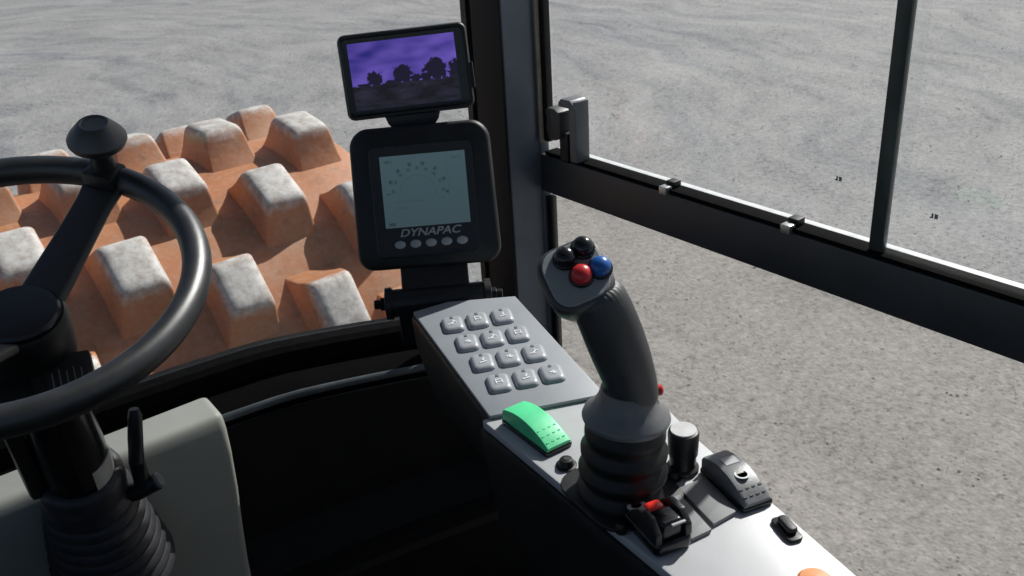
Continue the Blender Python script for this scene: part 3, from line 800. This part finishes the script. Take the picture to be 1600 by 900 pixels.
for nm, p, m in (('black_button', (.4165, .4880, -.2875), 'bblack'), ('black_button', (.4320, .4850, -.2830), 'bblack'), ('red_button', (.4180, .4715, -.2970), 'red'), ('blue_button', (.4325, .4665, -.2935), 'blue')):
    d = Vector(p) - HC; q = HC + d - HN * d.dot(HN)
    f = Fr(q, HF.x, HF.y, HN)
    mb = MB(); mb.lathe(f, [(.0096, .0010), (.0096, .003), (.0090, .0040), (.0080, .0044)], 28); cl = mb.build('button_collar', M['gloss'], joy)
    mb = MB(); mb.lathe(f, [(.0080, .0040), (.0080, .0065)] + [(.0080 * math.cos(R(a)), .0065 + .0058 * math.sin(R(a))) for a in (15, 30, 45, 60, 75, 88)], 28); mb.build(nm, M[m], joy, sharp=60)
f = Fr(Vector((.4245, .4515, -.322)), jx, (0, 0, 1), (-.60, -.72, .33))
mb = MB(); mb.lathe(f.at(-.004, -.001, -.002), [(.0035, -.002), (.0035, .0012), (.0025, .0016)], 16); mb.build('grip_screw', M['gloss'], joy)
mb = MB(); mb.lathe(Fr((.4672, .4390, -.402), (0, 0, 1), (1, 0, 0), (.8, -.5, 0)), [(.0045, -.004), (.0045, .0025), (.003, .004)], 16); mb.build('side_button', M['red'], joy)

# ------------------------------------------------------------------ display unit
dc, du, dn = Vector((.5406, .8836, -.3703)), Vector((.7684, -.6386, .0421)), Vector((-.6109, -.7122, .3457))
DF = Fr(dc, du, (0, 0, 1), dn)
disp = thing('display_unit', 'black square instrument display with grey gauge screen and five buttons', 'display', DF.p(0, -.1, -.02))
mb = MB()
def dring(w, h, r, z, bulge=.0):
    out = []
    for x, y in rrect(w, h, r, 6):
        out.append(DF.p(x * (1 - .035 * (y / h)) , y + bulge * (1 - (2 * x / w) ** 2), z))
    return out
mb.loft([dring(.120, .118, .014, -.048), dring(.132, .130, .016, -.042), dring(.150, .150, .018, -.024), dring(.164, .163, .020, -.020, .003), dring(.168, .167, .021, -.014, .003), dring(.168, .167, .021, -.006, .003), dring(.165, .164, .0205, -.0018, .003), dring(.160, .159, .019, 0, .003)])
mb.build('housing', M['bezel'], disp, sharp=40)
mb = MB(); mb.loft([[DF.p(x + .001, y - .003, z) for x, y in rrect(w, h, r, 5)] for w, h, r, z in ((.122, .132, .008, -.001), (.122, .132, .008, .0022), (.119, .129, .007, .0032), (.116, .126, .006, .0028))])
mb.build('front_bezel', M['black'], disp, sharp=30)
def picture(name, f, w, h, nx, ny, fn, m, par):
    vs = []; cols = []
    for j in range(ny + 1):
        for i in range(nx + 1):
            s, t = i / nx, j / ny; vs.append(f.p((s - .5) * w, (t - .5) * h, 0)); cols.append(fn(s, t))
    fs = [(j * (nx + 1) + i, j * (nx + 1) + i + 1, (j + 1) * (nx + 1) + i + 1, (j + 1) * (nx + 1) + i) for j in range(ny) for i in range(nx)]
    c = f.o
    me = bpy.data.meshes.new(name); me.from_pydata([v - c for v in vs], [], fs)
    a = me.color_attributes.new('picture', 'FLOAT_COLOR', 'POINT')
    for k, cc in enumerate(cols): a.data[k].color = (*cc, 1)
    me.materials.append(m)
    o = bpy.data.objects.new(name, me); COL.objects.link(o); o.parent = par; o.location = W(c) - Vector(par['_w']); o['_w'] = list(W(c))
    return o
def lcd(s, t):
    b = Vector(srgb(84, 106, 110))
    b = b * (.9 + .25 * t)
    dark = 0
    # dial: ring of ticks with numbers, two read-out lines, a lower band
    x, y = (s - .42) * 1.2, t - .46
    r, a = math.hypot(x, y), math.degrees(math.atan2(y, x))
    if -15 < a < 195:
        if .33 < r < .37 and (a % 21) < 8: dark = .35
        if .39 < r < .44 and ((a + 5) % 26) < 7: dark = .45
        if .245 < r < .262: dark = .15
    if .05 < s < .16 and .90 < t < .94 and int(s * 70) % 2: dark = .5
    if .84 < s < .95 and .90 < t < .93 and int(s * 80) % 2: dark = .35
    if .14 < s < .48 and abs(t - .36) < .008: dark = .25
    if .14 < s < .30 and abs(t - .27) < .012 and int(s * 60) % 2: dark = .3
    if abs(s - .78) < .006 and t > .3: dark = .12
    if .04 < s < .12 and .03 < t < .07: dark = .5
    return tuple(b * (1 - dark))
LF = DF.at(.0030, .0085, .0033)
picture('lcd_screen', LF, .1003, .0836, 110, 92, lcd, attr_mat('lcd', .30, .12, .5), disp)
for k in range(5):
    f = DF.at(-.032 + .0184 * k, -.0535, .0028)
    mb = MB(); mb.loft([[f.p(x * q, y * q, z) for x, y in ellipse(.0064, .0047, 24)] for q, z in ((1, 0), (1, .0015), (.8, .0024), (.3, .0027))]); mb.build('button', M['silver'], disp, sharp=40)
def text(body, f, size, m, par, name, shear=0.0, sx=1.0, depth=.0003):
    cu = bpy.data.curves.new(name, 'FONT'); cu.body = body; cu.size = size; cu.align_x = 'CENTER'; cu.align_y = 'CENTER'; cu.shear = shear; cu.extrude = depth; cu.offset = size * .018
    o = bpy.data.objects.new('tmp_text', cu); COL.objects.link(o)
    dg = bpy.context.evaluated_depsgraph_get(); me = bpy.data.meshes.new_from_object(o.evaluated_get(dg))
    bpy.data.objects.remove(o)
    me.name = name
    for v in me.vertices:
        v.co = f.x * v.co.x * sx + f.y * v.co.y + f.z * v.co.z
    me.materials.clear(); me.materials.append(m)
    q = bpy.data.objects.new(name, me); COL.objects.link(q); q.parent = par; q.location = W(f.o) - Vector(par['_w'])
    return q
text('DYNAPAC', DF.at(.004, -.0405, .0032), .0125, M['silver'], disp, 'lettering', .28, 1.22)
# tilting bracket between the console head and the display
br = thing('display_bracket', 'black hinged bracket with clamp bolts carrying the display', 'bracket', (.52, .85, -.50))
hA, hB = Vector((.4735, .877, -.484)), Vector((.573, .813, -.4845))
ha = (hB - hA).normalized()
f = Fr(hA, (0, 0, 1), (1, 0, 0), ha); L_ = (hB - hA).length
mb = MB(); mb.lathe(f, [(.012, -.004), (.019, -.003), (.0195, .004), (.0165, .006), (.0165, L_ - .006), (.0195, L_ - .004), (.0195, L_ + .003), (.012, L_ + .004)], 32); mb.build('hinge_barrel', M['black'], br)
mb = MB(); up_ = (DF.p(0, -.072, -.02) - (hA + hB) / 2)
mid = (hA + hB) / 2
BF = Fr(mid + up_ * .5, ha, up_)
mb.box(BF, .080, up_.length + .02, .020); mb.build('bracket_plate', M['black'], br, bevel=.004)
for P_, s in ((hA, -1), (hB, 1)):
    ff = Fr(P_, (0, 0, 1), (1, 0, 0), ha * s)
    mb = MB(); mb.lathe(ff, [(.0085, .003), (.0085, .009), (.006, .010), (.006, .016), (.0045, .017)], 6 if s < 0 else 20); mb.build('clamp_bolt', M['bolt'], br)
mb = MB(); mb.box(Fr(mid + Vector((0, 0, -.022)), ha, Vector((.5, .8, 0))), .095, .05, .05); mb.build('bracket_foot', M['panel'], br, bevel=.006)

# ------------------------------------------------------------------ camera monitor
mc, mu, mn = Vector((.5721, .9449, -.2382)), Vector((.8038, -.5927, .0514)), Vector((-.5882, -.7789, .2175))
MF = Fr(mc, mu, (0, 0, 1), mn)
mon = thing('camera_monitor', 'small black monitor showing dark tree line under purple sky', 'monitor', MF.p(0, -.06, -.01))
mb = MB(); mb.loft([[MF.p(x, y, z) for x, y in rrect(w, h, r, 5)] for w, h, r, z in ((.120, .070, .006, -.030), (.140, .086, .008, -.027), (.150, .097, .009, -.020), (.152, .099, .009, -.012), (.152, .099, .009, -.003), (.149, .096, .008, 0))]); mb.build('housing', M['bezel'], mon, sharp=35)
mb = MB(); mb.loft([[MF.p(x, y, z) for x, y in rrect(w, h, r, 5)] for w, h, r, z in ((.143, .090, .006, -.0005), (.143, .090, .006, .0014), (.140, .087, .005, .0022), (.136, .083, .004, .0018))]); mb.build('front_glass', M['gloss'], mon, sharp=30)
mb = MB(); mb.box(MF.at(.0765, -.012, -.006), .005, .030, .010); mb.build('side_key', M['rubber'], mon, bevel=.0015)
mb = MB(); mb.box(MF.at(-.0728, .0, .0004), .0012, .088, .0016); mb.build('bezel_edge', M['skirt'], mon, bevel=.0004)
def trees(s, t):
    n = mnoise.noise(Vector((s * 3.2 + 4, t * 5.2 - s * 1.5, .3))) * .6 + mnoise.noise(Vector((s * 8, t * 14, 2))) * .3
    k = max(0, min(1, .45 + n * .8 - (t - .55) * .5 + s * .25))
    sky_ = Vector(srgb(38, 34, 112)).lerp(Vector(srgb(104, 84, 178)), k)
    h = .36 + .02 * mnoise.noise(Vector((s * 40, 0, 0))) + .015 * mnoise.noise(Vector((s * 15, 7, 0)))
    gr_ = Vector(srgb(20, 20, 26)).lerp(Vector(srgb(40, 38, 54)), max(0, min(1, .35 + .8 * mnoise.noise(Vector((s * 5, t * 14, 5))) + .5 * mnoise.noise(Vector((s * 17, t * 40, 8))))))
    tr = 0
    for cx, cy, rx, ry in ((.22, .45, .07, .12), (.485, .48, .085, .14), (.79, .50, .10, .17), (.99, .45, .07, .15), (.60, .40, .05, .05), (.10, .37, .06, .03), (.70, .40, .06, .06), (.36, .37, .06, .035)):
        d = math.hypot((s - cx) / rx, (t - cy) / ry) + .42 * mnoise.noise(Vector((s * 22, t * 15, cx * 9))) + .25 * mnoise.noise(Vector((s * 60, t * 40, cx)))
        if d < 1: tr = 1
    if tr and t >= h: return tuple(Vector(srgb(24, 20, 40)) * (1 + .25 * mnoise.noise(Vector((s * 60, t * 40, 1)))))
    return tuple(gr_ if t < h else sky_)
picture('monitor_screen', MF.at(-.0015, .0, .00235), .1254, .0773, 128, 80, trees, attr_mat('monitor_picture', .85, .5), mon)
mb = MB(); mb.loft([[MF.p(x * w, y, z) for x, z in ((-1, -.022), (1, -.022), (1, -.006), (-1, -.006))] for w, y in ((.034, -.046), (.030, -.058), (.022, -.068), (.022, -.080))]); mb.build('stand', M['black'], mon, bevel=.002)

# tidy helper properties
for o in bpy.data.objects:
    if '_w' in o: del o['_w']
